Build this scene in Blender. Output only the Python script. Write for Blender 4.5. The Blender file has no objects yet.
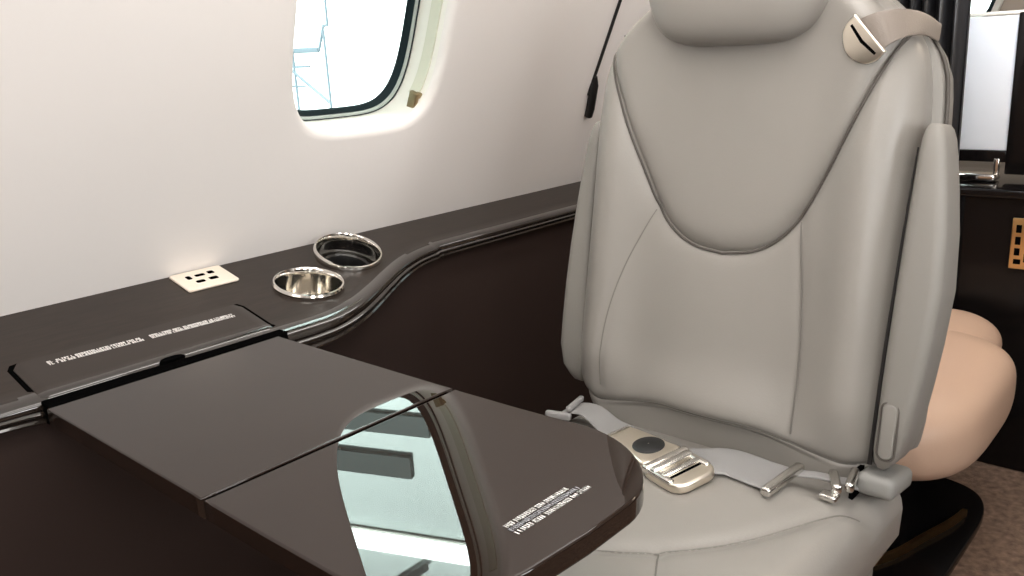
import bpy, bmesh, math, random
import numpy as np
from mathutils import Vector, Matrix
random.seed(4)
C = bpy.context.scene.collection
Z0 = 0.68                                  # table top above the floor; all heights below are given from the table top
sin, cos, pi = math.sin, math.cos, math.pi
rad = math.radians

# ------------------------------------------------------------------ materials
def mat(name, col, rough=.5, metal=0, spec=.5, coat=0, coat_rough=.05, bump=0, bscale=200, var=0, vscale=8, sheen=0, stretch=None, ior=1.45, bdist=.002):
    m = bpy.data.materials.new(name); m.use_nodes = True
    nt = m.node_tree; b = nt.nodes['Principled BSDF']
    b.inputs['Base Color'].default_value = (*col, 1)
    b.inputs['Roughness'].default_value = rough
    b.inputs['Metallic'].default_value = metal
    b.inputs['Specular IOR Level'].default_value = spec
    b.inputs['IOR'].default_value = ior
    b.inputs['Coat Weight'].default_value = coat
    b.inputs['Coat Roughness'].default_value = coat_rough
    b.inputs['Sheen Weight'].default_value = sheen
    tc = nt.nodes.new('ShaderNodeTexCoord')
    src = tc.outputs['Object']
    if stretch:
        mp = nt.nodes.new('ShaderNodeMapping'); mp.inputs['Scale'].default_value = stretch
        nt.links.new(src, mp.inputs['Vector']); src = mp.outputs['Vector']
    if var:
        n = nt.nodes.new('ShaderNodeTexNoise'); n.inputs['Scale'].default_value = vscale; n.inputs['Detail'].default_value = 5
        nt.links.new(src, n.inputs['Vector'])
        r = nt.nodes.new('ShaderNodeValToRGB')
        r.color_ramp.elements[0].position = .3; r.color_ramp.elements[1].position = .7
        r.color_ramp.elements[0].color = (*[c*(1-var) for c in col], 1)
        r.color_ramp.elements[1].color = (*[min(1, c*(1+var)) for c in col], 1)
        nt.links.new(n.outputs['Fac'], r.inputs['Fac']); nt.links.new(r.outputs['Color'], b.inputs['Base Color'])
    if bump:
        n = nt.nodes.new('ShaderNodeTexNoise'); n.inputs['Scale'].default_value = bscale; n.inputs['Detail'].default_value = 3
        nt.links.new(src, n.inputs['Vector'])
        bp = nt.nodes.new('ShaderNodeBump'); bp.inputs['Strength'].default_value = bump; bp.inputs['Distance'].default_value = bdist
        nt.links.new(n.outputs['Fac'], bp.inputs['Height']); nt.links.new(bp.outputs['Normal'], b.inputs['Normal'])
    return m

M = dict(
    leather=mat('grey_leather', (.272, .254, .230), .36, spec=.5, bump=.10, bscale=350, var=.03, vscale=6),
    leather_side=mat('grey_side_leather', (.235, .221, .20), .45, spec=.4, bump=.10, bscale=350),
    plastic_grey=mat('grey_plastic', (.24, .235, .22), .4),
    stitch=mat('leather_stitch', (.165, .152, .136), .6),
    gap_shade=mat('dark_gap_shade', (.022, .020, .019), .7, spec=.1),  # near-black that paints the shade beside the armrests
    seam=mat('seam_thread', (.085, .075, .065), .6),
    tan=mat('tan_leather', (.56, .385, .28), .45, bump=.1, bscale=300),
    wall=mat('cream_wall_lining', (.80, .765, .735), .55, spec=.3, bump=.06, bscale=120, var=.012, vscale=3),
    frame=mat('cream_window_plastic', (.84, .82, .75), .35),
    shade=mat('pale_green_cream_track', (.66, .66, .54), .5),
    gasket=mat('dark_gasket', (.009, .018, .021), .6, spec=.15),
    gasket_grey=mat('grey_gasket', (.42, .47, .44), .4),
    veneer=mat('dark_veneer', (.024, .017, .013), .36, spec=.28, coat=.06, coat_rough=.12, var=.22, vscale=14, stretch=(1.5, 9, 9)),
    fascia=mat('dark_gloss_lacquer', (.020, .015, .012), .12, coat=1, coat_rough=.03),
    lid=mat('dark_lid_lacquer', (.025, .018, .014), .30, spec=.3, coat=.18, coat_rough=.05),
    table=mat('table_lacquer', (.015, .0085, .006), .6, spec=0, coat=1, coat_rough=.008),
    panel=mat('dark_brown_panel', (.030, .019, .016), .55, spec=.3, bump=.08, bscale=300),
    black=mat('black_plastic', (.008, .008, .008), .4),
    gap=mat('black_recess', (.002, .002, .002), .9, spec=0),
    blackgloss=mat('black_gloss', (.006, .005, .005), .16, spec=.3),
    curtain=mat('black_curtain', (.022, .022, .024), .32, spec=.6),
    chrome=mat('chrome', (.80, .77, .72), .10, 1),
    chrome_soft=mat('brushed_chrome', (.72, .70, .66), .22, 1),
    champagne=mat('champagne_metal', (.88, .80, .68), .28, 1),
    gold=mat('gold_metal', (.80, .52, .24), .30, 1),
    brass=mat('brass_latch', (.34, .26, .15), .35, 1),
    belt=mat('grey_belt_webbing', (.27, .262, .255), .5, bump=.25, bscale=500, stretch=(1, 6, 1)),
    belt_tan=mat('taupe_belt_webbing', (.205, .172, .145), .5, bump=.25, bscale=500),
    white=mat('white_print', (.82, .80, .77), .5),
    greyprint=mat('grey_print', (.34, .34, .36), .5),
    outlet=mat('beige_outlet', (.84, .74, .62), .4),
    carpet=mat('brown_carpet', (.23, .155, .115), .95, spec=.1, bump=.9, bscale=260, var=.35, vscale=60, bdist=.006),
    frost=mat('frosted_white_panel', (.80, .84, .90), .35, bump=.05, bscale=300),
    hangar=mat('pale_hangar_cladding', (.66, .745, .72), .7, var=.04, vscale=1.2),
    girder=mat('grey_girder', (.055, .072, .07), .6),
    steel=mat('grey_scaffold_steel', (.06, .08, .095), .6),
    hangarfloor=mat('hangar_floor', (.6, .62, .62), .5),
)
def glass_mat():
    m = bpy.data.materials.new('window_glass'); m.use_nodes = True
    nt = m.node_tree; nt.nodes.clear()
    o = nt.nodes.new('ShaderNodeOutputMaterial'); mx = nt.nodes.new('ShaderNodeMixShader')
    t = nt.nodes.new('ShaderNodeBsdfTransparent'); t.inputs['Color'].default_value = (.90, .96, .95, 1)
    g = nt.nodes.new('ShaderNodeBsdfGlossy'); g.inputs['Roughness'].default_value = .01
    f = nt.nodes.new('ShaderNodeFresnel'); f.inputs['IOR'].default_value = 1.2
    nt.links.new(f.outputs[0], mx.inputs[0]); nt.links.new(t.outputs[0], mx.inputs[1]); nt.links.new(g.outputs[0], mx.inputs[2])
    nt.links.new(mx.outputs[0], o.inputs[0]); return m
M['glass'] = glass_mat()
def emit(name, col, s):
    m = bpy.data.materials.new(name); m.use_nodes = True
    b = m.node_tree.nodes['Principled BSDF']
    b.inputs['Base Color'].default_value = (.8, .8, .8, 1)
    b.inputs['Emission Color'].default_value = (*col, 1); b.inputs['Emission Strength'].default_value = s
    return m
M['tube'] = emit('fluorescent_tube', (.95, 1, .97), 26)

# ------------------------------------------------------------------ helpers
ROOT = {}
def tag(o, label=None, cat=None, group=None, kind=None):
    if label: o['label'] = label
    if cat: o['category'] = cat
    if group: o['group'] = group
    if kind: o['kind'] = kind
    return o
def thing(name, loc, label, cat, group=None):
    o = bpy.data.objects.new(name, None); C.objects.link(o)
    o.empty_display_size = .05
    o.location = (loc[0], loc[1], loc[2]+Z0); ROOT[o] = Vector(loc)
    return tag(o, label, cat, group)
def obj(name, geo, m, parent=None, base=None, smooth=True, label=None):
    """one mesh object; geometry is in table-top coordinates; base = origin of a top-level mesh"""
    V, F = geo
    org = ROOT[parent] if parent else Vector(base if base else (0, 0, 0))
    me = bpy.data.meshes.new(name)
    me.from_pydata([tuple(Vector(v)-org) for v in V], [], F)
    bm = bmesh.new(); bm.from_mesh(me)
    bmesh.ops.recalc_face_normals(bm, faces=bm.faces); bm.to_mesh(me); bm.free()
    if smooth:
        me.polygons.foreach_set('use_smooth', [True]*len(me.polygons))
        me.set_sharp_from_angle(angle=rad(42))
    me.materials.append(M[m])
    o = bpy.data.objects.new(name, me); C.objects.link(o)
    if parent: o.parent = parent
    else: o.location = (org[0], org[1], org[2]+Z0)
    ROOT[o] = org
    if label: o['label'] = label
    return o
def join(*gs):
    V, F = [], []
    for v, f in gs:
        n = len(V); V += [tuple(p) for p in v]; F += [tuple(i+n for i in q) for q in f]
    return V, F
def grid(fn, nu, nv, cu=False, cv=False, capu=False):
    V = [fn(i/(nu if cu else nu-1), j/(nv if cv else nv-1)) for i in range(nu) for j in range(nv)]
    F = []
    for i in range(nu if cu else nu-1):
        for j in range(nv if cv else nv-1):
            a, b = i, (i+1) % nu; c, d = j, (j+1) % nv
            F.append((a*nv+c, a*nv+d, b*nv+d, b*nv+c))
    if capu:
        F.append(tuple(range(nv))); F.append(tuple((nu-1)*nv+j for j in range(nv)))
    return V, F
def loft(loops, closed=True, cap=True):
    n = len(loops[0]); V = [tuple(p) for l in loops for p in l]; F = []
    for i in range(len(loops)-1):
        for j in range(n if closed else n-1):
            k = (j+1) % n
            F.append((i*n+j, i*n+k, (i+1)*n+k, (i+1)*n+j))
    if cap and closed:
        F.append(tuple(range(n))); F.append(tuple((len(loops)-1)*n+j for j in range(n)))
    return V, F
def spline(pts, n):
    """Catmull-Rom through points"""
    P = np.array(pts, float); out = []
    Q = np.vstack([2*P[0]-P[1], P, 2*P[-1]-P[-2]])
    per = max(2, n//(len(P)-1))
    for i in range(1, len(Q)-2):
        for k in range(per):
            t = k/per; a, b, c, d = Q[i-1], Q[i], Q[i+1], Q[i+2]
            out.append(.5*((2*b)+(-a+c)*t+(2*a-5*b+4*c-d)*t*t+(-a+3*b-3*c+d)*t**3))
    out.append(P[-1]); return np.array(out)
def tube(path, r, n=10, cap=True):
    P = [Vector(p) for p in path]; loops = []; up = None
    for i, p in enumerate(P):
        t = (P[min(i+1, len(P)-1)]-P[max(i-1, 0)]).normalized()
        if up is None:
            up = t.orthogonal().normalized()
        up = (up - t*up.dot(t)).normalized(); s = t.cross(up)
        rr = r[i] if isinstance(r, (list, tuple)) else r
        loops.append([p+up*cos(2*pi*k/n)*rr+s*sin(2*pi*k/n)*rr for k in range(n)])
    return loft(loops, True, cap)
def box(c, d, r=.003, seg=3, rot=None):
    bm = bmesh.new(); bmesh.ops.create_cube(bm, size=1)
    for v in bm.verts: v.co = Vector((v.co.x*d[0], v.co.y*d[1], v.co.z*d[2]))
    if r: bmesh.ops.bevel(bm, geom=list(bm.edges), offset=min(r, .49*min(d)), segments=seg, profile=.5, affect='EDGES')
    R = rot if rot else Matrix.Identity(3)
    bm.verts.index_update()
    V = [tuple(R @ v.co + Vector(c)) for v in bm.verts]; F = [tuple(v.index for v in f.verts) for f in bm.faces]
    bm.free(); return V, F
def prism(poly, fr, h, bev=.002, seg=3):
    """poly 2-D outline extruded by h along the third axis of frame fr = (origin, X, Y, Z); bevelled rims"""
    o, X, Y, Z = [Vector(a) for a in fr]; n = len(poly)
    P = np.array(poly); T = np.roll(P, -1, 0)-np.roll(P, 1, 0); N = np.stack([T[:, 1], -T[:, 0]], 1)
    N /= np.linalg.norm(N, axis=1)[:, None]+1e-12
    area = .5*sum(P[i][0]*P[(i+1) % n][1]-P[(i+1) % n][0]*P[i][1] for i in range(n))
    if area < 0: N = -N
    loops = []
    lv = []
    for k in range(seg+1):
        a = pi/2*k/seg; lv.append((bev*(1-sin(a)), bev*(1-cos(a))))
    prof = [(i, z) for i, z in lv]+[(i, h-z) for i, z in reversed(lv)]
    for ins, z in prof:
        Q = P-N*ins
        loops.append([o+X*q[0]+Y*q[1]+Z*z for q in Q])
    return loft(loops)
def rrect(w, h, r, n=6):
    out = []
    for cx, cy, a0 in ((w/2-r, h/2-r, 0), (-w/2+r, h/2-r, 90), (-w/2+r, -h/2+r, 180), (w/2-r, -h/2+r, 270)):
        for k in range(n+1):
            a = rad(a0+90*k/n); out.append((cx+r*cos(a), cy+r*sin(a)))
    return out
def selip(cx, cy, a, b, p, n=96):
    out = []
    for k in range(n):
        t = 2*pi*k/n; c, s = cos(t), sin(t)
        out.append((cx+a*math.copysign(abs(c)**(2/p), c), cy+b*math.copysign(abs(s)**(2/p), s)))
    return out
def lathe(prof, o, ax, n=48, closed=False):
    """prof = [(radius, height)]; axis ax at o"""
    ax = Vector(ax).normalized(); e = ax.orthogonal().normalized(); g = ax.cross(e); o = Vector(o)
    loops = [[o+ax*h+(e*cos(2*pi*k/n)+g*sin(2*pi*k/n))*r for k in range(n)] for r, h in prof]
    if closed: loops.append(loops[0])
    return loft(loops, True, False)
def ribbon(path, wid, th, across):
    """strap: path of points, across = direction(s) over its width"""
    P = [Vector(p) for p in path]; loops = []
    for i, p in enumerate(P):
        t = (P[min(i+1, len(P)-1)]-P[max(i-1, 0)]).normalized()
        a = Vector(across[i] if isinstance(across, list) else across); a = (a-t*a.dot(t)).normalized(); n = t.cross(a)
        w = wid[i] if isinstance(wid, (list, tuple)) else wid
        m = 8
        loops.append([p+a*(w/2*math.copysign(abs(cos(2*pi*k/16))**.35, cos(2*pi*k/16)))+n*(th/2*math.copysign(abs(sin(2*pi*k/16))**.6, sin(2*pi*k/16))) for k in range(16)])
    return loft(loops)
def sm(x): x = np.clip(x, 0, 1); return x*x*(3-2*x)

# ================================================================== the setting
TW = rad(25); SW, CW = sin(TW), cos(TW)
WY, WZ = 1.445, .36                                    # a point of the leaning side wall
def wallp(x, s, d=0): return (x, WY-SW*s+CW*d, WZ+CW*s+SW*d)     # x along, s up the lining, d outboard
WCX, WCS = 1.166, .21
def skew(x, s): return x-.07*(s-.04)
def wloop(a, b, d, p, cx=WCX, n=112): return [wallp(skew(x, s), s, d) for x, s in selip(cx, WCS, a, b, p, n)]
def build_wall():
    x0, x1, s0, s1 = .70, 1.62, -.345, .64
    n = 112
    op = selip(WCX, WCS, .210, .283, 4.0, n)
    outer = []
    for x, s in [(skew(a_, b_), b_) for a_, b_ in op]:   # project out to the rectangle
        dx, ds = x-WCX, s-WCS
        k = min(((x1-WCX)/dx if dx > 1e-9 else (x0-WCX)/dx if dx < -1e-9 else 9e9), ((s1-WCS)/ds if ds > 1e-9 else (s0-WCS)/ds if ds < -1e-9 else 9e9))
        outer.append(wallp(WCX+dx*k, WCS+ds*k))
    lp = [outer, wloop(.210, .283, 0, 4.0), wloop(.203, .276, .0015, 4.0), wloop(.198, .271, .005, 4.0), wloop(.194, .267, .011, 4.0), wloop(.1925, .2655, .02, 4.0)]
    g = loft(lp, True, False)
    def pl(a, b, c, d): return [wallp(a, c), wallp(b, c), wallp(b, d), wallp(a, d)], [(0, 1, 2, 3)]
    # corners of the rectangle that the fan leaves out
    gs = [g, pl(-1.6, x0, s0, s1), pl(x1, 3.4, s0, s1)]
    # the fan between outer points leaves small corner triangles: fill them
    for cxn, csn in ((x0, s0), (x0, s1), (x1, s0), (x1, s1)):
        near = sorted(range(n), key=lambda i: (Vector(outer[i])-Vector(wallp(cxn, csn))).length)
        on_x = min((i for i in range(n) if abs(outer[i][0]-cxn) < 1e-6), key=lambda i: (Vector(outer[i])-Vector(wallp(cxn, csn))).length)
        on_s = min((i for i in range(n) if abs(Vector(outer[i]).z-wallp(0, csn)[2]) < 1e-6), key=lambda i: (Vector(outer[i])-Vector(wallp(cxn, csn))).length)
        if on_x != on_s: gs.append(([wallp(cxn, csn), outer[on_x], outer[on_s]], [(0, 1, 2)]))
    # curve over into the ceiling
    yA, zA = wallp(0, s1)[1:]
    arc = [(yA, zA)]
    a, y, z = 65., yA, zA
    for k in range(10):
        a += 6.5/1; a_ = min(a, 130); y += .07*cos(rad(a+25)) * 1.0; z += .07*sin(rad(a+25)); arc.append((y, z))
    return join(*gs), arc
wall_geo, arc = build_wall()
obj('wall_left', wall_geo, 'wall')['kind'] = 'structure'
yA, zA = wallp(0, .64)[1:]
CZ = 1.12
cp = [(yA, zA)]+[(yA-.42*(1-cos(t))-.10*sin(t), zA+(CZ-zA)*sin(t)) for t in np.linspace(.1, pi/2, 12)]
cp += [(-.25, CZ), (-.55, CZ-.12), (-.75, CZ-.45)]
obj('ceiling', loft([[(-1.6, y, z) for y, z in cp], [(3.4, y, z) for y, z in cp]], False, False), 'wall')['kind'] = 'structure'
def quad(a, b, z0, z1): return [(*a, z0), (*b, z0), (*b, z1), (*a, z1)], [(0, 1, 2, 3)]
for nm, a_, b_, t_ in (('wall_right', (-1.6, -.75), (3.4, -.75), 'trim_3'), ('wall_front', (-1.6, -.75), (-1.6, 1.7), 'trim_4')):
    obj(nm, quad(a_, b_, .12, CZ if nm == 'wall_front' else CZ-.45), 'wall', smooth=False)['kind'] = 'structure'
    obj(t_, quad(a_, b_, -.68, .12), 'panel', smooth=False)['kind'] = 'structure'      # unseen dark lower lining, added to cut bounced light under the table
obj('floor', ([(-1.6, -.75, -.68), (3.4, -.75, -.68), (3.4, 1.7, -.68), (-1.6, 1.7, -.68)], [(0, 1, 2, 3)]), 'carpet', smooth=False)['kind'] = 'structure'

# window: reveal, gaskets, pane, shade track and latch
w = thing('window_1', wallp(WCX, WCS-.29, .1), None, None); w['kind'] = 'structure'
obj('window_frame', loft([wloop(.1925, .2655, .02, 4.0), wloop(.196, .27, .05, 4.0), wloop(.1965, .28, .085, 4.2), wloop(.198, .29, .112, 4.3), wloop(.202, .292, .112, 4.3), wloop(.202, .292, .13, 4.3)], True, False), 'frame', w)
obj('outer_gasket', loft([wloop(.1985, .2905, .108, 4.3), wloop(.194, .2865, .107, 4.3), wloop(.1935, .286, .112, 4.3)], True, False), 'gasket', w)
obj('grey_gasket', loft([wloop(.1935, .286, .110, 4.3), wloop(.191, .2845, .106, 4.3), wloop(.1865, .2805, .106, 4.3), wloop(.185, .279, .112, 4.3)], True, False), 'gasket_grey', w)
obj('inner_gasket', loft([wloop(.1855, .2795, .111, 4.3), wloop(.184, .278, .110, 4.3), wloop(.175, .2715, .117, 4.3), wloop(.173, .2705, .124, 4.3)], True, False), 'gasket', w)
obj('pane', loft([wloop(.185, .279, .119, 4.3), wloop(.185, .279, .122, 4.3)]), 'glass', w)
def reveal_pt(x, s): return x, s
def track(d0, d1, lift, t0, t1, m, name):
    """strip along the right-hand reveal"""
    def half(d): return np.interp(d, [.02, .05, .085, .112], [.1925, .194, .1965, .198]), np.interp(d, [.02, .05, .085, .112], [.2655, .27, .28, .29])
    loops = []
    for t in np.linspace(t0, t1, 40):
        row = []
        for d, l in ((d0, -.001), (d0, lift), (d1, lift), (d1, -.001)):
            a, b = half(d); c, s_ = cos(t), sin(t)
            a -= l; b -= l
            ss_ = WCS+b*math.copysign(abs(s_)**(2/4.0), s_); row.append(wallp(skew(WCX+a*math.copysign(abs(c)**(2/4.0), c), ss_), ss_, d))
        loops.append(row)
    return obj(name, loft(loops), m, w)
track(.036, .068, .0025, rad(-40), rad(40), 'shade', 'shade_track')
bx = wallp(WCX+.160, WCS-.228, .036)
Rw = Matrix(((1, 0, 0), (0, -SW, CW), (0, CW, SW))).transposed()
RW = Matrix(((1, 0, 0), (0, -SW, CW), (0, CW, SW)))          # columns x, s, d
RW = Matrix([[1, 0, 0], [0, -SW, CW], [0, CW, SW]])
obj('latch', join(box(bx, (.012, .048, .024), .003, rot=RW), box(wallp(WCX+.171, WCS-.212, .034), (.03, .012, .016), .003, rot=RW)), 'brass', w)

# black joint strip of the lining beside the seat
jp = [wallp(1.945, s, -.004) for s in np.linspace(-.03, .36, 16)]
t = obj('trim_1', join(tube(jp, .0045, 8), tube([wallp(1.975, -.095, -.006), wallp(1.970, -.07, -.007), wallp(1.952, .0, -.007), wallp(1.946, .025, -.005)], [.012, .013, .012, .006], 10)), 'black'); t['kind'] = 'structure'

# ------------------------------------------------------------------ the dark side ledge
YF = [(-1.6, 1.284), (.30, 1.284), (.46, 1.284), (.58, 1.274), (.70, 1.263), (.80, 1.262), (.90, 1.264), (.98, 1.286), (1.04, 1.313), (1.11, 1.349), (1.18, 1.382), (1.25, 1.404), (1.33, 1.415), (1.45, 1.419), (3.3, 1.42)]
YFS = spline(YF, 420)
def yf(x): return float(np.interp(x, YFS[:, 0], YFS[:, 1]))
def lz(y): return .01+.235*(y-1.33)                          # the sloping top
def kf(x): return float(np.interp(x, [.35, .45, .85, 1.25], [.50, .70, .74, .5]))
def ledge_section(x):
    f = yf(x); k = kf(x)
    zt = lz(f+.045)
    P = [(1.70, lz(1.70)), (1.56, lz(1.56)), (1.48, lz(1.48)), (f+.062, lz(f+.062)), (f+.045, zt)]
    for a in np.linspace(15, 90, 7): P.append((f+.045-.040*sin(rad(a)), zt-.026*k*(1-cos(rad(a)))-.0))
    z = zt-.026*k
    P += [(f+.0055, z-.004), (f+.010, z-.006*k), (f+.0105, z-.009*k), (f+.004, z-.012*k), (f+.001, z-.017*k), (f+.003, z-.023*k), (f+.009, z-.025*k), (f+.009, z-.028*k), (f+.002, z-.031*k), (f, z-.037*k), (f+.003, z-.044*k), (f+.012, z-.050*k), (f+.03, z-.052*k), (1.60, z-.052*k), (1.70, z-.052*k)]
    return [(x, y, zz) for y, zz in P]
xs = sorted(set(list(np.concatenate([np.linspace(-1.6, .3, 6), np.linspace(.33, .85, 14)]))+list(np.linspace(.85, 1.45, 50))+list(np.linspace(1.45, 3.3, 10))))
lg = thing('side_ledge', (.8, 1.5, -.06), 'long dark wood side ledge under the cream wall, with cup holders and outlet', 'ledge')
ledge = obj('ledge_top', loft([ledge_section(x) for x in xs]), 'veneer', lg)

# cup holders sunk into it
TL = math.atan(.235)
cups = [((.947, 1.412, .034), Vector((0, -sin(TL), cos(TL))), .070, .058, False),
        ((1.098, 1.478, .053), Vector((-.03, -sin(TL+rad(9)), cos(TL+rad(9)))).normalized(), .073, .060, True)]
def cut(target, geo):
    co = obj('cutter', geo, 'gap')
    mod = target.modifiers.new('b', 'BOOLEAN'); mod.operation = 'DIFFERENCE'; mod.solver = 'EXACT'; mod.object = co
    bpy.context.view_layer.update()
    dg = bpy.context.evaluated_depsgraph_get()
    me = bpy.data.meshes.new_from_object(target.evaluated_get(dg))
    target.modifiers.clear(); target.data = me
    ROOT.pop(co); bpy.data.objects.remove(co)
for o, ax, R, dep, ins in cups:
    o = Vector(o)
    V, F = lathe([(R-.004, -.15), (R-.004, .12)], o, ax, 48)
    F.append(tuple(range(48))); F.append(tuple(48+k for k in range(48)))
    cut(ledge, (V, F))
me = ledge.data; me.materials.append(M['fascia'])
for p_ in me.polygons:
    c_ = p_.center+ROOT[ledge]
    if c_.y < yf(c_.x)+.034 and c_.z < lz(yf(c_.x)+.045)-.001: p_.material_index = 1
me.polygons.foreach_set('use_smooth', [True]*len(me.polygons)); me.set_sharp_from_angle(angle=rad(42))
for o, ax, R, dep, ins in cups:
    o = Vector(o); h = .012 if ins else .004
    c = obj('cup_holder', lathe([(R-.0045, -.088), (R-.0042, -.01), (R, -.002), (R+.001, h-.004), (R-.001, h), (R-.004, h+.001), (R-.0065, h-.003), (R-.0075, -.01), (R-.0085, -.07), (R-.012, -.084), (0.002, -.084), (0.002, -.088)], o, ax, 64, True), 'chrome', lg, label='chrome cup holder with a black rubber insert' if ins else 'plain chrome cup holder')
    if ins:
        obj('rubber_insert', lathe([(R-.011, -.070), (R-.010, -.040), (R-.014, -.034), (R-.022, -.034), (R-.024, -.040), (R-.026, -.056), (R-.026, -.070)], o, ax, 48, True), 'black', c)
        obj('insert_disc', lathe([(.001, -.056), (R-.026, -.056), (R-.027, -.066), (.001, -.066)], o, ax, 48, True), 'blackgloss', c)
# power outlet
def led(x, y, up=0): return (x, y-up*sin(TL), lz(y)+up*cos(TL))
oX = Vector((1, -.01, 0)).normalized(); oZ = Vector((0, -sin(TL), cos(TL))); oY = oZ.cross(oX); oY.normalize()
pl = obj('outlet_plate', prism(rrect(.106, .080, .005), (led(.795, 1.537, .0), oX, oY, oZ), .005, .002), 'outlet', lg)
for sx, sy, wx, wy in ((-.026, .012, .010, .016), (-.002, .014, .020, .010), (.022, .016, .013, .013), (-.014, -.012, .018, .011), (.014, -.010, .018, .012)):
    obj('socket_slot', prism(rrect(wx, wy, .003), (Vector(led(.795, 1.537, .0046))+oX*sx+oY*sy, oX, oY, oZ), .0008, .0002), 'gap', pl)
# lid of the table pocket: front roll of the ledge
LF = 1.297
def lid_section(x, y0, up, drop):
    P = [(y, lz(y)) for y in np.linspace(y0, LF+.018, 10)]
    for a in np.linspace(10, 95, 10): P.append((LF+.016-.016*sin(rad(a)), lz(LF+.016)-.011*(1-cos(rad(a)))))
    Q = []
    for i, (y, z) in enumerate(P):
        a = P[max(i-1, 0)]; b = P[min(i+1, len(P)-1)]; ty, tz = b[0]-a[0], b[1]-a[1]; l = math.hypot(ty, tz)
        Q.append((y+tz/l*up, z-ty/l*up))
    return Q
def lid_geo(x0, x1, y0, up, th, r=.012):
    loops = []
    N = 40
    for k in range(N+1):
        x = x0+(x1-x0)*k/N
        e = min(x-x0, x1-x); yy = y0 if e >= r else y0-r+math.sqrt(max(0, r*r-(r-e)**2))
        top = lid_section(x, yy, up, 0); bot = lid_section(x, yy, up-th, 0)
        if k in (0, N): top = lid_section(x, yy, up-.002, 0)
        loops.append([(x, y, z) for y, z in top]+[(x, y, z) for y, z in reversed(bot)])
    return loft(loops)
obj('lid_gap', lid_geo(.385, .797, 1.414, .0014, .003, .018), 'gap', lg)
lid = obj('pocket_lid', lid_geo(.395, .786, 1.409, .0045, .005, .014), 'lid', lg, label='glossy dark lid with a line of white print')
lid.data.materials.append(M['fascia'])
for p_ in lid.data.polygons:
    if p_.center.y+ROOT[lid].y < LF+.013: p_.material_index = 1
obj('finger_notch', prism([(-.022, 0), (-.017, .006), (-.008, .008), (.008, .008), (.017, .006), (.022, 0)], ((.592, LF-.006, .0005), (1, 0, 0), (0, .9, .45), (0, -.45, .9)), .0075, .0005), 'gap', lid)
obj('fascia_shadow_gap', box((.5925, 1.283, -.0145), (.401, .038, .033), .002), 'gap', lg)  # solid black box in place of the slot's own shade
# lines of unreadable small print as individual strokes in one mesh per line
def print_line(frame, length, h, seed, gaps=(), cw=.62):
    o, X, Y, Z = [Vector(a) for a in frame]; rng = random.Random(seed); gs = []; x = 0
    st = h*.22
    def bar(a, b, c, d):
        q = [o+X*a+Y*b, o+X*c+Y*b, o+X*c+Y*d, o+X*a+Y*d]
        gs.append(([*q, *[p+Z*.0003 for p in q]], [(0, 1, 2, 3), (4, 5, 6, 7), (0, 1, 5, 4), (1, 2, 6, 5), (2, 3, 7, 6), (3, 0, 4, 7)]))
    while x < length-h*cw:
        if any(a < x < b for a, b in gaps) or rng.random() < .08: x += h*cw*.7; continue
        w_ = h*cw*rng.uniform(.75, 1.05); k = rng.randrange(6)
        if k in (0, 1, 2, 4): bar(x, 0, x+st, h)
        if k in (0, 2, 3): bar(x+w_-st, 0, x+w_, h)
        if k in (1, 2, 3, 5): bar(x, h-st, x+w_, h)
        if k in (0, 1, 3): bar(x, h*.45, x+w_, h*.45+st)
        if k in (1, 2, 4, 3): bar(x, 0, x+w_, st)
        if k == 5: bar(x+w_/2-st/2, 0, x+w_/2+st/2, h)
        x += w_+h*.14
    return join(*gs)
def lidtop(x, y): return Vector(led(x, y, .0047))
a, b = lidtop(.440, 1.378), lidtop(.756, 1.366)
Xd = (b-a).normalized(); 
for up_, sd_ in ((.0066, 3), (-.0006, 5)):
    obj('printed_line', print_line((a+oZ.cross(Xd)*up_, Xd, oZ.cross(Xd), oZ), (b-a).length, .0060, sd_, gaps=((.146, .160),), cw=.6), 'white', lid, smooth=False)

# lower lining
pn = []
for x in xs:
    f = float(np.mean([yf(x+q) for q in np.linspace(-.16, .16, 17)]))+.030
    k_ = kf(x); zt_ = lz(yf(x)+.045)-.078*k_+.012
    pn.append([(x, f, zt_), (x, f+.002, min(-.075, zt_-.03)), (x, f+.006, -.30), (x, f+.03, -.68)])
obj('trim_2', loft(pn, False, False), 'panel')['kind'] = 'structure'

# ================================================================== folding table
tb = thing('folding_table', (.585, 1.0, -.68+.0), 'glossy dark brown folding table pulled out over the grey seat', 'table')
ROOT[tb] = Vector((.585, 1.0, -.03)); tb.location.z = -.03+Z0
def corner(cx, cy, r, a0, a1, p=2.3, n=14):
    out = []
    for k in range(n+1):
        t = rad(a0+(a1-a0)*k/n); c, s = cos(t), sin(t)
        out.append((cx+r[0]*math.copysign(abs(c)**(2/p), c), cy+r[1]*math.copysign(abs(s)**(2/p), s)))
    return out
TX0, TX1 = .388, .780
outer = [(TX1-.006, .8265), (TX1-.003, .70)]+corner(TX1-.125, .452+.145, (.127, .145), 0, -90, 1.8)+[(.585, .452)]+corner(TX0+.125, .452+.15, (.124, .145), 270, 180, 1.9)+[(TX0, .70), (TX0, .8265)]
inner = [(TX1-.008, 1.261), (TX1-.006, .8325), (TX0, .8325), (TX0, 1.261)]
def dense(poly, step=.02):
    out = []
    for i, p in enumerate(poly):
        q = poly[(i+1) % len(poly)]; L = math.hypot(q[0]-p[0], q[1]-p[1]); n = max(1, int(L/step))
        for k in range(n): out.append((p[0]+(q[0]-p[0])*k/n, p[1]+(q[1]-p[1])*k/n))
    return out
TH = .026
fr = ((0, 0, -TH), (1, 0, 0), (0, 1, 0), (0, 0, 1))
obj('table_leaf', prism(dense(outer), fr, TH, .0035, 4), 'table', tb)
obj('table_leaf', prism(dense(inner), fr, TH, .0025, 3), 'table', tb)
obj('hinge', box((.58, .8295, -.010), (.37, .012, .014), .001), 'gap', tb)
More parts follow.
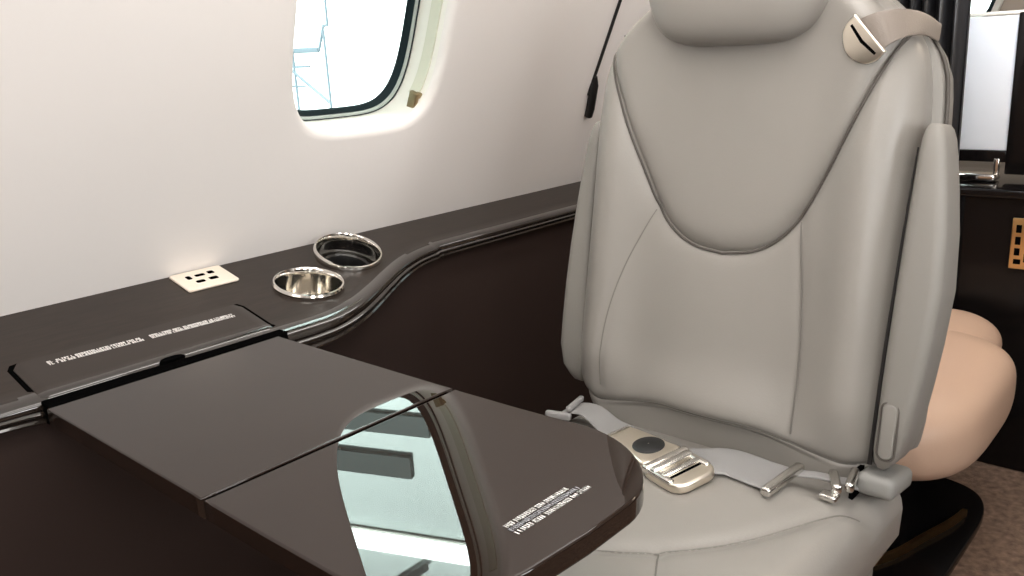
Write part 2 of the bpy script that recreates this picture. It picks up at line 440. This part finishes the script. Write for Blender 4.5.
obj('support_arm', join(box((.585, 1.06, -.040), (.16, .40, .022), .004), box((.585, .75, -.036), (.10, .25, .014), .004)), 'black', tb)
# print on the outer leaf
o0 = Vector((.538, .5045, .0002))
obj('printed_line', print_line((o0+Vector((.004, 0, 0)), (1, -.012, 0), (0, 1, 0), (0, 0, 1)), .118, .0068, 7, cw=.36), 'white', tb, smooth=False)
obj('printed_line', print_line((o0+Vector((.004, .0085, 0)), (1, -.012, 0), (0, 1, 0), (0, 0, 1)), .110, .0062, 8, cw=.4), 'greyprint', tb, smooth=False)
obj('printed_line', print_line((o0+Vector((.006, .0165, 0)), (1, -.012, 0), (0, 1, 0), (0, 0, 1)), .100, .0066, 9, cw=.36), 'white', tb, smooth=False)

# ================================================================== the grey seat
RH = rad(8.5); UP = Vector((sin(RH), 0, cos(RH))); NF = Vector((-cos(RH), 0, sin(RH))); SO = Vector((1.207, .672, -.2))
def S(u, v, w_): return SO+UP*u+Vector((0, v, 0))+NF*w_
seat = thing('cabin_seat', (1.05, .672, -.68), 'grey leather cabin seat facing the dark table, with folded-up armrests', 'seat')
HW = spline([(-.09, .240), (-.04, .252), (0, .268), (.04, .288), (.09, .296), (.2, .292), (.4, .283), (.55, .279), (.62, .271), (.667, .250), (.712, .208), (.74, .175), (.765, .135), (.78, .10)], 260)
def hw(u): return float(np.interp(u, HW[:, 0], HW[:, 1]))
SEAM = spline([(.256, .70), (.252, .66), (.240, .628), (.212, .565), (.186, .505), (.158, .445), (.130, .392), (.098, .352), (.055, .327), (0, .318)], 120)    # half of the shield seam (v, u)
SEAML = np.vstack([SEAM, (SEAM*[-1, 1])[::-1][1:]])
SIDE = spline([(.130, .385), (.155, .335), (.177, .285), (.197, .22), (.210, .15), (.217, .05)], 60)
SIDE_R = spline([(.128, .385), (.136, .335), (.143, .285), (.149, .22), (.152, .15), (.153, .05)], 60)
def pdist(v, u, poly):
    P = poly[:-1]; D = poly[1:]-P; L = (D**2).sum(1)+1e-12
    t = np.clip(((v-P[:, 0])*D[:, 0]+(u-P[:, 1])*D[:, 1])/L, 0, 1)
    return float(np.sqrt(((P[:, 0]+t*D[:, 0]-v)**2+(P[:, 1]+t*D[:, 1]-u)**2).min()))
SEAM_SORT = SEAM[np.argsort(SEAM[:, 1])]
def inside(v, u):
    if u < .318: return False
    return abs(v) < np.interp(u, SEAM_SORT[:, 1], SEAM_SORT[:, 0])
def lumbar(v): return .046-.030*float(sm((abs(v)-.06)/.20))+.010*float(sm((abs(v)-.22)/.06))
def base_w(u, v):
    h = hw(u); e = max(0, h-abs(v)); r = .055
    q = min(1, e/r); w_ = -r*(1-math.sqrt(max(0, 1-(1-q)**2)))
    w_ += .026*math.exp(-((abs(v)-.222)/.050)**2)*float(sm(u/.12))*float(1-.6*sm((u-.45)/.2))     # bolsters
    w_ += .012*math.exp(-((u-.16)/.13)**2)*float(sm(1-abs(v)/.2))                                   # lumbar cushion
    tt = max(0, (u-.70)/.082); w_ -= .06*(1-math.sqrt(max(0, 1-min(1, tt)**2)))
    lb = lumbar(v); d = u-lb
    w_ += -.011*math.exp(-abs(d)/.006)
    if d < 0: w_ += .032*float(sm(1-abs(v)/.27))*float(1-sm(-d/.012)) + .20*d - .05*(1-math.sqrt(max(0, 1-min(1, max(0, (-d-.055)/.07))**2)))
    else: w_ += .032*float(sm(1-abs(v)/.27))*math.exp(-(d/.07)**2)
    if u < .40 and d > -.005:
        ds = pdist(abs(v), u, SIDE if v > 0 else SIDE_R); w_ += -.003*math.exp(-(ds/.012)**2)
    return w_
def body_w(u, v):
    w_ = base_w(u, v)
    if u > .26:
        d = pdist(v, u, SEAML)
        if inside(v, u): w_ += -.022*float(sm(d/.010))
        else: w_ += .009*(1-math.exp(-d/.014))-.004
    else: w_ += .005
    return w_
def back_geo():
    N = 190
    ss = np.sin(np.linspace(-pi/2, pi/2, N))*.55+np.linspace(-1, 1, N)*.45
    us = np.concatenate([np.linspace(-.09, .10, 110), np.linspace(.103, .30, 60), np.linspace(.303, .70, 150), np.linspace(.704, .78, 26)])
    loops = []
    for u in us:
        h = hw(u); L = []
        for s in ss: L.append(S(u, s*h, body_w(u, s*h)))
        tt = min(1, max(0, (u-.70)/.082)); bk = -.125+.03*tt
        for s, d in ((1.0, -.075), (.99, -.10), (.95, bk), (.5, bk-.01), (0, bk-.012), (-.5, bk-.01), (-.95, bk), (-.99, -.10), (-1.0, -.075)): L.append(S(u, s*h, min(d, -.07)))
        loops.append(L)
    return loft(loops)
back = obj('backrest', back_geo(), 'leather', seat)
def insert_geo():
    us = np.concatenate([.3185+.05*np.linspace(0, 1, 26)**2, np.linspace(.371, .745, 90)]); N = 72
    ss = np.sin(np.linspace(-pi/2, pi/2, N))*.6+np.linspace(-1, 1, N)*.4
    loops = []
    for u in us:
        e = float(np.interp(u, SEAM_SORT[:, 1], SEAM_SORT[:, 0])) if u < .70 else .256
        e = max(.002, min(e, hw(u)-.012)); row = []
        for s in ss:
            v = s*e; d = min(pdist(v, u, SEAML), (1-abs(s))*e if u > .64 else 9)
            row.append(S(u, v, base_w(u, v)-.011+.024*(1-math.exp(-d/.013))))
        loops.append(row)
    return loft(loops, False, False)
ins = obj('backrest_insert', insert_geo(), 'leather', back, label='shield-shaped padded insert')
pp = [S(u, v, base_w(u, v)-.0015) for v, u in SEAML if u < .69]
obj('seam_piping', tube(pp, .0021, 8), 'seam', back)
for sg in (1, -1):
    obj('stitch_line', tube([S(u, sg*v, body_w(u, v)-.0004) for v, u in (SIDE if sg > 0 else SIDE_R) if u < .383], .0013, 6), 'stitch', back)
LUM = np.linspace(-.25, .25, 60)
obj('stitch_line', tube([S(lumbar(v), v, body_w(lumbar(v), v)+.0002) for v in LUM], .0016, 6), 'stitch', back)
def headrest():
    def f(a, b):
        th = -pi/2+pi*a; ph = 2*pi*b
        def sp(x, p): return math.copysign(abs(x)**p, x)
        cz, sz = sp(cos(th), .42), sp(sin(th), .66)
        x, y = sp(cos(ph), .60), sp(sin(ph), .6)
        u = sz; u_ = .818+.168*u; wd = .150+.018*(u+1)/2
        v = wd*x*cz
        wv = .018+.062*y*cz
        if y > 0: wv += .010*cz*math.exp(-(x/.8)**2)
        return S(u_, v, wv)
    return grid(f, 60, 96, False, True)
obj('headrest', headrest(), 'leather', seat)
def shell():
    loops = []
    for u in np.concatenate([np.linspace(.04, .64, 20), np.linspace(.66, .775, 12)]):
        h = (hw(max(u, .05))+.012*float(1-sm((u-.60)/.12)))
        tt = min(1, max(0, (u-.68)/.1)); bk = -.215+.07*tt*tt
        loops.append([S(u, v, d) for v, d in ((h-.012, -.072), (h, -.080), (h+.003, -.11), (h-.004, -.15), (h-.03, bk+.02), (h-.08, bk), (0, bk-.012), (-h+.08, bk), (-h+.03, bk+.02), (-h+.004, -.15), (-h-.003, -.11), (-h, -.080), (-h+.012, -.072))])
    return loft(loops)
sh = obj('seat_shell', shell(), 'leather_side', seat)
for sg in (1, -1):
    obj('shell_piping', tube([S(u, sg*(hw(u)+.004+.012*float(1-sm((u-.60)/.12))), -.090-.0*u) for u in np.linspace(.16, .665, 36)], .003, 8), 'seam', sh)
# armrests folded up beside the back
def arm_front(u): return .016+.014*sin(pi*(u-.03)/.51)+.012*(1-u/.54)
def armrest(sg):
    us = np.array([.028, .032, .042, .06, .1, .16, .22, .3, .38, .44, .49, .514, .527, .533])
    outv = np.interp(us, [.03, .06, .1, .2, .3, .4, .5, .545], [.306, .318, .328, .341, .348, .343, .328, .321] if sg < 0 else [.325, .340, .348, .342, .334, .326, .316, .310])
    off = 0 if sg < 0 else -.050
    loops = []
    for u, ov in zip(us, outv):
        iv = np.interp(u, [.03, .3, .54], [.278, .287, .293]) if sg < 0 else .286; sh_ = np.interp(u, [.028, .032, .042, .06, .49, .514, .527, .533], [.022, .012, .005, 0, 0, .002, .006, .012])
        wid = ov-iv-2*sh_*.6; cen = (ov+iv)/2; wf = arm_front(u)-sh_; wb = -.058+sh_
        poly = rrect(wid, wf-wb, min(.016, wid*.4), 5)
        loops.append([S(u, sg*(cen+a), (wf+wb)/2+b+off) for a, b in poly])
    return loft(loops)
for sg in (-1, 1):
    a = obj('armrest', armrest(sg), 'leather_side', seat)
    obj('armrest_gap_shade', tube([S(u, sg*(np.interp(u, [.03, .3, .54], [.278, .287, .293])-.002 if sg < 0 else .286), arm_front(u)-.012-(.05 if sg > 0 else 0)) for u in np.linspace(.035, .50, 30)], [.0036-.0024*i/29 for i in range(30)], 8), 'gap_shade', a, label='dark line painting the shade of the armrest gap')  # dark tube laid in for the shade between armrest and back
    if sg < 0:
        uc, vc = .094, -.301
        poly = rrect(.020, .082, .009)
        obj('release_button', prism(poly, (S(uc, vc, arm_front(uc)-.004), Vector((0, 1, 0)), UP, NF), .0075, .002), 'leather_side', a)
        po = rrect(.025, .087, .0115)
        obj('button_surround', tube([S(uc+b, vc+a_, arm_front(uc)+.0005) for a_, b in po+po[:1]], .0016, 6), 'seam', a)
RS = Matrix((UP, (0, 1, 0), NF)).transposed()
br = obj('arm_bracket', box(S(.004, -.288, -.022), (.034, .058, .095), .012, 4, rot=RS), 'plastic_grey', seat)
obj('bracket_gap', box(S(-.004, -.257, .0), (.050, .006, .050), .001, rot=RS), 'gap', br)  # small black box painting in the shade of the gap
# seat cushion
CU = spline([(.805, 0.0), (.826, .055), (.868, .118), (.945, .188), (1.045, .240), (1.12, .272), (1.19, .300)], 80)    # half of its U seam: (x, |v|)
CUP = np.stack([CU[:, 1], CU[:, 0]], 1)
CX0, CX1, CHW = .60, 1.29, .300
def cush():
    nx, ny = 110, 100
    def hy(x): return CHW*(1-.10*float(sm((.72-x)/.14)))
    loops = []
    xs_ = np.concatenate([CX0+.06*np.linspace(0, 1, 16)**1.6, np.linspace(CX0+.065, CX1, nx)])
    ss = np.sin(np.linspace(-pi/2, pi/2, ny))*.6+np.linspace(-1, 1, ny)*.4
    for x in xs_:
        h = hy(x); L = []
        for s in ss:
            v = s*h; e = h-abs(v); r = .055; q = min(1, e/r)
            z = -.200-r*(1-math.sqrt(max(0, 1-(1-q)**2)))
            f = min(1, (x-CX0)/.075); z -= .075*(1-math.sqrt(max(0, 1-(1-f)**2)))
            d = pdist(abs(v), x, CUP)
            z += -.006*math.exp(-(d/.014)**2)-.004*math.exp(-d/.03)
            # longitudinal seams running forward of the U seam
            if x < .875: z += -.004*math.exp(-((abs(v)-(.118+(.868-x)*.55))/.010)**2)*float(sm((.875-x)/.012))
            z += .008*float(sm((x-.85)/.25))*float(1-sm((abs(v)-.12)/.12))*float(1-sm((x-1.1)/.1))
            z += .004-.016*float(sm((.80-x)/.2))-.022*float(sm((x-1.10)/.09))
            L.append((x, .672+v, z))
        zb = -.345
        L += [(x, .672+h, -.27), (x, .672+h-.003, -.32), (x, .672+h-.02, zb), (x, .672, zb-.004), (x, .672-h+.02, zb), (x, .672-h+.003, -.32), (x, .672-h, -.27)]
        loops.append(L)
    return loft(loops)
cg = cush()
cuo = obj('seat_cushion', cg, 'leather', seat)
from mathutils.bvhtree import BVHTree
CB = BVHTree.FromPolygons([Vector(p) for p in cg[0]], cg[1])
def on_cush(x, v, up=0):
    h = CB.ray_cast(Vector((x, .672+v, .5)), Vector((0, 0, -1))); return h[0]+Vector((0, 0, up))
for sg in (1, -1):
    obj('stitch_line', tube([on_cush(x, sg*v) for x, v in CU if v < .285], .0014, 6), 'stitch', cuo)
    obj('stitch_line', tube([on_cush(x, sg*(.118+(.868-x)*.55)) for x in np.linspace(.868, .66, 24)], .0013, 6), 'stitch', cuo)
obj('seat_base', join(box((.98, .672, -.41), (.56, .50, .12), .02), box((1.0, .672, -.575), (.36, .36, .21), .02)), 'black', seat)
obj('seat_skirt', box((.96, .672, -.37), (.60, .55, .05), .015), 'leather_side', seat)

for _o in list(tb.children):
    _o.modifiers.new('normals', 'WEIGHTED_NORMAL').weight = 100

# ------------------------------------------------------------------ lap belt on the cushion
lb = thing('lap_belt', (1.14, .68, -.195), 'grey lap belt with champagne buckle lying across the back of the grey seat cushion', 'seat belt')
zb = -.186
obj('strap', ribbon(spline([(1.135, .945, -.205), (1.150, .915, -.186), (1.150, .875, -.180), (1.122, .815, -.182), (1.100, .772, -.176)], 16), .052, .004, (1, .2, 0)), 'belt', lb)
obj('strap_clip', join(box((1.118, .925, -.190), (.012, .050, .014), .004, rot=Matrix.Rotation(rad(18), 3, 'Z')), box((1.152, .912, -.176), (.060, .010, .010), .003, rot=Matrix.Rotation(rad(12), 3, 'Z'))), 'belt', lb)
bd = Vector((-.042, -.13, .000)).normalized(); bn = Vector((-.12, -.02, 1)); bn = (bn-bd*bn.dot(bd)).normalized(); bw = bn.cross(bd)
bo = Vector((1.088, .770, -.188))
def bp(a, b, c): return bo+bd*a+bw*b+bn*c
out = spline([(0, -.024), (.01, -.027), (.05, -.033), (.085, -.036), (.118, -.034), (.118, .034), (.085, .036), (.05, .033), (.01, .027), (0, .024)], 40)
bk = obj('buckle', prism([tuple(p) for p in out], (bo, bd, bw, bn), .022, .006, 4), 'champagne', lb)
obj('buckle_dial', lathe([(.001, .0255), (.021, .0255), (.026, .0230), (.0265, .019)], bp(.076, .004, 0), bn, 32), 'black', bk)
obj('strap_bar', box(bp(-.004, 0, .012), (.010, .056, .012), .003, rot=Matrix((bd, bw, bn)).transposed()), 'chrome_soft', bk)
RB = Matrix((bd, bw, bn)).transposed()
tg = obj('tongue', prism(rrect(.092, .086, .024), (bp(.152, 0, .001), bd, bw, bn), .016, .005, 4), 'champagne', lb)
obj('tongue_frame', join(box(bp(.122, 0, .016), (.014, .088, .014), .004, rot=RB), box(bp(.150, .036, .014), (.060, .012, .012), .004, rot=RB), box(bp(.150, -.036, .014), (.060, .012, .012), .004, rot=RB)), 'chrome', tg)
obj('tongue_slot', box(bp(.168, 0, .0162), (.006, .060, .003), .001, rot=RB), 'gap', tg)
obj('tongue_bar', join(box(bp(.136, 0, .018), (.014, .080, .010), .004, rot=RB), box(bp(.158, 0, .017), (.010, .074, .008), .003, rot=RB)), 'chrome_soft', tg)
obj('tongue_slot', box(bp(.147, 0, .0155), (.008, .066, .003), .001, rot=RB), 'gap', tg)
obj('strap', ribbon(spline([(1.088, .64, -.183), (1.102, .605, -.181), (1.118, .58, -.182), (1.116, .53, -.184), (1.113, .494, -.184)], 20), .085, .005, (1, .08, 0)), 'belt', lb)
obj('adjuster', box((1.110, .490, -.180), (.108, .016, .014), .005, rot=Matrix.Rotation(rad(-4), 3, 'Z')), 'chrome_soft', lb)
obj('strap', ribbon(spline([(1.150, .485, -.186), (1.158, .455, -.184), (1.168, .425, -.188), (1.19, .41, -.20)], 12), .020, .004, (1, .2, 0)), 'belt', lb)
obj('anchor_fitting', join(box((1.150, .428, -.182), (.056, .014, .016), .005, rot=Matrix.Rotation(rad(28), 3, 'Z')), box((1.166, .409, -.180), (.060, .013, .016), .005, rot=Matrix.Rotation(rad(12), 3, 'Z')), box((1.120, .424, -.191), (.022, .026, .010), .004)), 'chrome_soft', lb)
# shoulder belt over the aisle-side shoulder
sb = thing('shoulder_belt', (1.30, .43, .45), 'taupe shoulder belt with champagne metal tongue draped over seat shoulder', 'seat belt')
def SS(u, v, w_): return S(u, v, w_)
path = spline([SS(.646, -.209, .028), SS(.654, -.220, .033), SS(.663, -.236, .028), SS(.671, -.252, .004), SS(.674, -.264, -.04), SS(.668, -.272, -.085)], 30)
nP = len(path); acr = [Vector((0, .68, 0)).lerp(Vector((0, 0, 0)), i/nP)+UP*.73 for i in range(nP)]
obj('strap', ribbon([Vector(p) for p in path], [.064-.040*i/nP for i in range(nP)], .005, acr), 'belt_tan', sb)
pd = (SS(.640, -.184, .022)-SS(.668, -.215, .034)).normalized(); pn_ = NF; pn_ = (pn_-pd*pn_.dot(pd)).normalized(); pw = pn_.cross(pd)
po = SS(.653, -.214, .030)
tip = spline([(-.005, -.035), (.014, -.035), (.028, -.028), (.038, -.012), (.040, .0), (.038, .012), (.028, .028), (.014, .035), (-.005, .035)], 40)
tp = obj('belt_tongue', prism([tuple(p) for p in tip], (po, pd, pw, pn_), .006, .0025, 3), 'champagne', sb)
obj('tongue_slot', prism([(.006, -.028), (.010, -.028), (.014, 0), (.010, .028), (.006, .028), (.009, 0)], (po+pn_*.0055, pd, pw, pn_), .0012, .0003), 'gap', tp)
obj('belt_guide', join(tube([SS(.715, -.175, -.02), SS(.75, -.175, -.02)], .008, 12), tube([SS(.715, -.195, -.02), SS(.75, -.195, -.02)], .008, 12), tube([SS(.72, -.155, -.02), SS(.72, -.215, -.02)], .006, 12)), 'chrome', seat)

# ================================================================== behind the seat
af = thing('tan_seat', (1.9, .67, -.68), 'tan leather seat with rounded cushion just behind the grey seat', 'seat')
def aft_cushion():
    def f(a, b):
        th = -pi/2+pi*a; ph = 2*pi*b
        def sp(x, p): return math.copysign(abs(x)**p, x)
        cz = sp(cos(th), .5); y = sp(sin(th), .55); x, z = sp(cos(ph), .62), sp(sin(ph), .75)
        return (1.82+.30*x*cz, .64+.285*y, -.300+.103*z*cz+.006*x*cz)
    return grid(f, 44, 64, False, True)
obj('seat_cushion', aft_cushion(), 'tan', af)
def aft_bolster():
    def f(a, b):
        th = -pi/2+pi*a; ph = 2*pi*b
        def sp(x, p): return math.copysign(abs(x)**p, x)
        cz = sp(cos(ph), .6)
        return (2.02+.27*sp(sin(th), .6), .56+.13*sp(cos(th), .5)*cos(ph), -.280+.072*sp(cos(th), .5)*sin(ph))
    return grid(f, 40, 40, False, True)
obj('side_bolster', aft_bolster(), 'tan', af)
obj('backrest', box((1.56, .68, .0), (.10, .48, .60), .04), 'tan', af)
obj('pedestal', loft([[(1.87+.26*a, .72+.20*b, z) for a, b in selip(0, 0, k, k, 3, 48)] for z, k in ((-.66, .95), (-.62, .88), (-.5, .86), (-.40, .95))]), 'blackgloss', af)
obj('base_plate', prism(selip(1.88, .68, .325, .27, 4.5, 64), ((0, 0, -.68), (1, 0, 0), (0, 1, 0), (0, 0, 1)), .022, .006), 'blackgloss', af)
gp = spline([(1.66, .560), (1.76, .512), (1.86, .484), (1.96, .455), (2.03, .442)], 30)
obj('base_trim', loft([[(x, y, -.660), (x, y, -.640), (x, y+.010, -.640), (x, y+.010, -.660)] for x, y in gp]), 'gold', af)

cab = thing('galley_cabinet', (2.6, .45, -.68), 'black glossy cabinet behind the tan seat, with a gold plate', 'cabinet')
obj('body', box((2.62, .72, -.315), (.48, 1.10, .73), .008), 'blackgloss', cab)
obj('counter_top', box((2.61, .72, .055), (.52, 1.14, .022), .006), 'blackgloss', cab)
gpz = obj('vent_plate', box((2.372, .428, -.068), (.010, .100, .128), .002), 'gold', cab, label='gold plate with dark slots')
for k, (yy, zz, a, b) in enumerate([(.462, -.030, .012, .020), (.462, -.060, .012, .020), (.462, -.088, .012, .018), (.460, -.113, .016, .012), (.442, -.030, .008, .022), (.442, -.066, .008, .022), (.442, -.102, .008, .022)]):
    obj('plate_slot', box((2.3665, yy, zz), (.003, a, b), .001), 'gap', gpz)
# pale panel in a dark frame on the counter
sp = thing('pale_panel', (2.50, .57, .07), 'pale blue-white upright panel in black frame on the black counter', 'panel')
obj('panel_sheet', box((2.50, .592, .312), (.012, .118, .335), .003), 'frost', sp)
obj('frame_post', box((2.50, .497, .285), (.030, .072, .400), .004), 'blackgloss', sp, label='black post')
obj('bottom_rail', box((2.50, .592, .130), (.022, .120, .030), .003), 'blackgloss', sp)
obj('top_rail', box((2.50, .575, .485), (.016, .165, .010), .003), 'frame', sp, label='white rail along the top')
obj('chrome_foot', join(box((2.48, .600, .078), (.060, .110, .018), .006), box((2.49, .552, .100), (.014, .014, .05), .003)), 'chrome', sp)
# pleated black curtain
def curtain():
    loops = []
    for z in np.linspace(-.45, .95, 30):
        row = []
        for k in range(120):
            t = k/119; y = .602+.175*t+.012*(z-.2)*0
            d = .020*sin(t*2*pi*5.2+.6*sin(t*9)+.5*z)+.006*sin(t*2*pi*11+z*2)
            row.append((2.325+d, y+.02*(z-.06)*.35, z))
        loops.append(row)
    return loft(loops, False, False)
cu = obj('curtain', curtain(), 'curtain', base=(2.325, .69, -.45))
sd = cu.modifiers.new('thick', 'SOLIDIFY'); sd.thickness = .004
tag(cu, 'black pleated curtain hanging beside the pale panel', 'curtain')

# end wall with a bright window
wb = [(3.4, -.75), (3.4, 1.7)]
oy0, oy1, oz0, oz1 = .815, 1.10, .42, .86
def endp(y, z): return (3.4, y+(-.055*(z-.6)/.1 if y < .9 else 0), z)
hole = [(.822+.03, .44), (.815, .50), (.773, .62), (.72, .76), (.74, .86), (1.08, .86), (1.12, .80), (1.12, .50), (1.09, .44)]
fv = [(3.4, -.75, -.68), (3.4, 1.75, -.68), (3.4, 1.75, CZ), (3.4, -.75, CZ)]
def endwall():
    n = 60; cy, cz = .93, .65
    import itertools
    P = []
    H = np.array(hole+[hole[0]]); seg = np.linalg.norm(H[1:]-H[:-1], axis=1); cum = np.concatenate([[0], np.cumsum(seg)])
    for k in range(n):
        t = cum[-1]*k/n; P.append((float(np.interp(t, cum, H[:, 0])), float(np.interp(t, cum, H[:, 1]))))
    outer_ = []
    for y, z in P:
        dy, dz = y-cy, z-cz
        k = min(((1.75-cy)/dy if dy > 1e-9 else (-.75-cy)/dy if dy < -1e-9 else 9e9), ((CZ-cz)/dz if dz > 1e-9 else (-.68-cz)/dz if dz < -1e-9 else 9e9))
        outer_.append((cy+dy*k, cz+dz*k))
    L = [[(3.4, y, z) for y, z in outer_], [(3.4, y, z) for y, z in P]]
    g = loft(L, True, False)
    ex = []
    for c in ((-.75, -.68), (-.75, CZ), (1.75, -.68), (1.75, CZ)):
        ey = [p for p in outer_ if abs(p[0]-c[0]) < 1e-6]; ez = [p for p in outer_ if abs(p[1]-c[1]) < 1e-6]
        if ey and ez:
            a_ = min(ey, key=lambda p: abs(p[1]-c[1])); b_ = min(ez, key=lambda p: abs(p[0]-c[0]))
            ex.append(([(3.4, *c), (3.4, *a_), (3.4, *b_)], [(0, 1, 2)]))
    return join(g, *ex), P
eg, EP = endwall()
M['tanwall'] = mat('tan_end_wall', (.50, .42, .34), .5)
obj('wall_back', eg, 'tanwall', smooth=False)['kind'] = 'structure'
def ring(P, k, x, cy=.93, cz=.65): return [(x, cy+(y-cy)*k, cz+(z-cz)*k) for y, z in P]
w2 = thing('window_2', (3.42, .93, .44), None, None); w2['kind'] = 'structure'
obj('window_frame', loft([ring(EP, 1.14, 3.392), ring(EP, 1.12, 3.385), ring(EP, 1.0, 3.385), ring(EP, .99, 3.40)], True, False), 'frame', w2)
obj('gasket', loft([ring(EP, 1.0, 3.402), ring(EP, .99, 3.398), ring(EP, .90, 3.398), ring(EP, .90, 3.41)], True, False), 'gasket', w2)
obj('pane', loft([ring(EP, .99, 3.412), ring(EP, .99, 3.415)]), 'glass', w2)

# ================================================================== hangar outside
AL = rad(22); HD = 10.0
hn = Vector((cos(AL), sin(AL), 0)); hl = Vector((-sin(AL), cos(AL), 0)); hc = Vector((0, 0, .45))
def hp(lat, z, d=0): return hc+hn*(HD+d)+hl*lat+Vector((0, 0, z))
def hbox(l0, l1, z0, z1, d0, d1, r=0):
    c = hp((l0+l1)/2, (z0+z1)/2, (d0+d1)/2); return box(c, (abs(d1-d0), abs(l1-l0), abs(z1-z0)), r, rot=Matrix.Rotation(AL, 3, 'Z'))
def hside(l): return None
o = obj('wall_hangar', ([hp(-3, -2.6), hp(16, -2.6), hp(16, 14), hp(-3, 14)], [(0, 1, 2, 3)]), 'hangar', smooth=False); o['kind'] = 'structure'
HANG = True
import json
def hang_things():
    g = tag(obj('roof_girder', hbox(5.05, 9.5, 3.92, 4.22, -.10, -.02), 'girder', base=hp(6, 3.92), smooth=False), 'dark girder crossing high up on the hangar wall', 'girder')
    d = tag(obj('wall_duct', hbox(5.38, 9.5, 4.56, 4.89, -.12, -.02), 'girder', base=hp(6, 4.56), smooth=False), 'short dark duct on the pale hangar wall, ending partway', 'duct')
    l = thing('strip_light', hp(6, 5.9, -.1), 'long bright fluorescent strip light in the hangar', 'light')
    obj('tube', hbox(3.5, 9.5, 5.88, 6.16, -.12, -.06), 'tube', l, smooth=False)
    obj('housing', hbox(3.5, 9.5, 5.85, 6.19, -.058, -.02), 'frame', l, smooth=False)
    b = tag(obj('roof_brace', tube([hp(6.1, 6.95, -.15), hp(5.25, 6.28, -.15)], .06, 6), 'girder', base=hp(5.4, 6.3)), 'grey slanted brace above the hangar strip light', 'brace')
hang_things()
sc_ = thing('scaffold', hp(6.6, -2.6, -1.5), 'thin steel scaffold tower seen outside through the window', 'scaffold')
def sbar(name, a, b, r): obj(name, tube([hp(*a, -1.5), hp(*b, -1.5)], r, 6), 'steel', sc_)
sbar('post', (5.20, -.62), (5.20, .36), .016); sbar('post', (5.14, .40), (5.12, 2.6), .016)
sbar('post', (5.62, -.62), (5.62, 2.6), .016); sbar('post', (6.9, -.62), (6.9, 2.6), .03)
sbar('rail', (5.20, .40), (5.14, .42), .016); sbar('rail', (5.28, .16), (6.9, .19), .030); sbar('bracket', (5.28, .15), (5.19, .42), .018)
sbar('rail', (5.42, -.01), (6.9, .0), .014); sbar('rail', (5.5, -.22), (6.9, -.20), .012); sbar('rail', (5.14, 1.4), (6.9, 1.4), .03)
sbar('brace', (5.20, -.42), (5.66, -.04), .018)

# ================================================================== light
def area(name, loc, size, power, tgt, col=(1, 1, 1)):
    l = bpy.data.lights.new(name, 'AREA'); l.shape = 'RECTANGLE'; l.size, l.size_y = size; l.energy = power; l.color = col
    o = bpy.data.objects.new(name, l); C.objects.link(o); o.location = Vector(loc)+Vector((0, 0, Z0))
    o.rotation_euler = (Vector(tgt)-Vector(loc)).to_track_quat('-Z', 'Y').to_euler(); return o
area('ceiling_light', (.3, .35, 1.08), (2.6, .30), 17, (.3, .45, 0), (1, .96, .92))
area('ceiling_light', (.2, -.30, .95), (2.2, .25), 9, (.7, 1.0, .1), (1, .96, .92))
area('wall_fill_light', (1.55, .98, 1.04), (2.0, .10), 8, (1.55, 1.3, .2), (1, .96, .92))  # added fill, not a known fitting; brightens the wall near the seat
area('forward_light', (-1.4, .5, .75), (1.2, .5), 4, (1.2, .6, .2), (1, .96, .92))
for x_ in (-.75, .15, 1.05):
    area('opposite_window_light', (x_, -.72, .42), (.34, .46), 6.5, (x_+.3, 1.5, .2), (.98, .99, 1))
area('aft_fill_light', (2.25, .45, .80), (.2, .25), 2.2, (2.5, .6, .25), (.86, .92, 1))  # added lamp that brightens the pale panel
area('aft_fill_light', (2.05, .10, .75), (.25, .25), 2.6, (2.0, .5, -.3), (1, .82, .62))  # warm fill aimed down at the tan seat
s = bpy.data.lights.new('sun', 'SUN'); s.energy = 28; s.angle = rad(8); s.color = (1, .99, .97)
so = bpy.data.objects.new('sun', s); C.objects.link(so); so.location = (-3, -3, 6)
so.rotation_euler = Vector((cos(AL), sin(AL), -.32)).to_track_quat('-Z', 'Y').to_euler()
wd = bpy.data.worlds.new('World'); bpy.context.scene.world = wd; wd.use_nodes = True
wd.node_tree.nodes['Background'].inputs[0].default_value = (.90, .97, .97, 1); wd.node_tree.nodes['Background'].inputs[1].default_value = 1.2

# ================================================================== camera
def vp(px, py, f=856.61): return np.array([px-512., -(py-288.), -f])
X = vp(1310, 11); X /= np.linalg.norm(X); Y = vp(-470, 108); Y -= X*X.dot(Y); Y /= np.linalg.norm(Y); Zc = np.cross(X, Y)
cam = bpy.data.cameras.new('Camera'); co = bpy.data.objects.new('Camera', cam); C.objects.link(co)
co.matrix_world = Matrix.Translation((0, 0, .45+Z0)) @ Matrix([list(X), list(Y), list(Zc)]).to_4x4()
cam.sensor_width = 36; cam.lens = 856.61*36/1024; cam.clip_start = .02
sc = bpy.context.scene; sc.camera = co
vs = sc.view_settings; sc.display_settings.display_device = 'sRGB'
vs.view_transform = 'Standard'; vs.look = 'None'; vs.gamma = 1; vs.use_curve_mapping = False; vs.exposure = 0
sc.cycles.use_denoising = True; sc.cycles.max_bounces = 10; sc.cycles.sample_clamp_indirect = 6
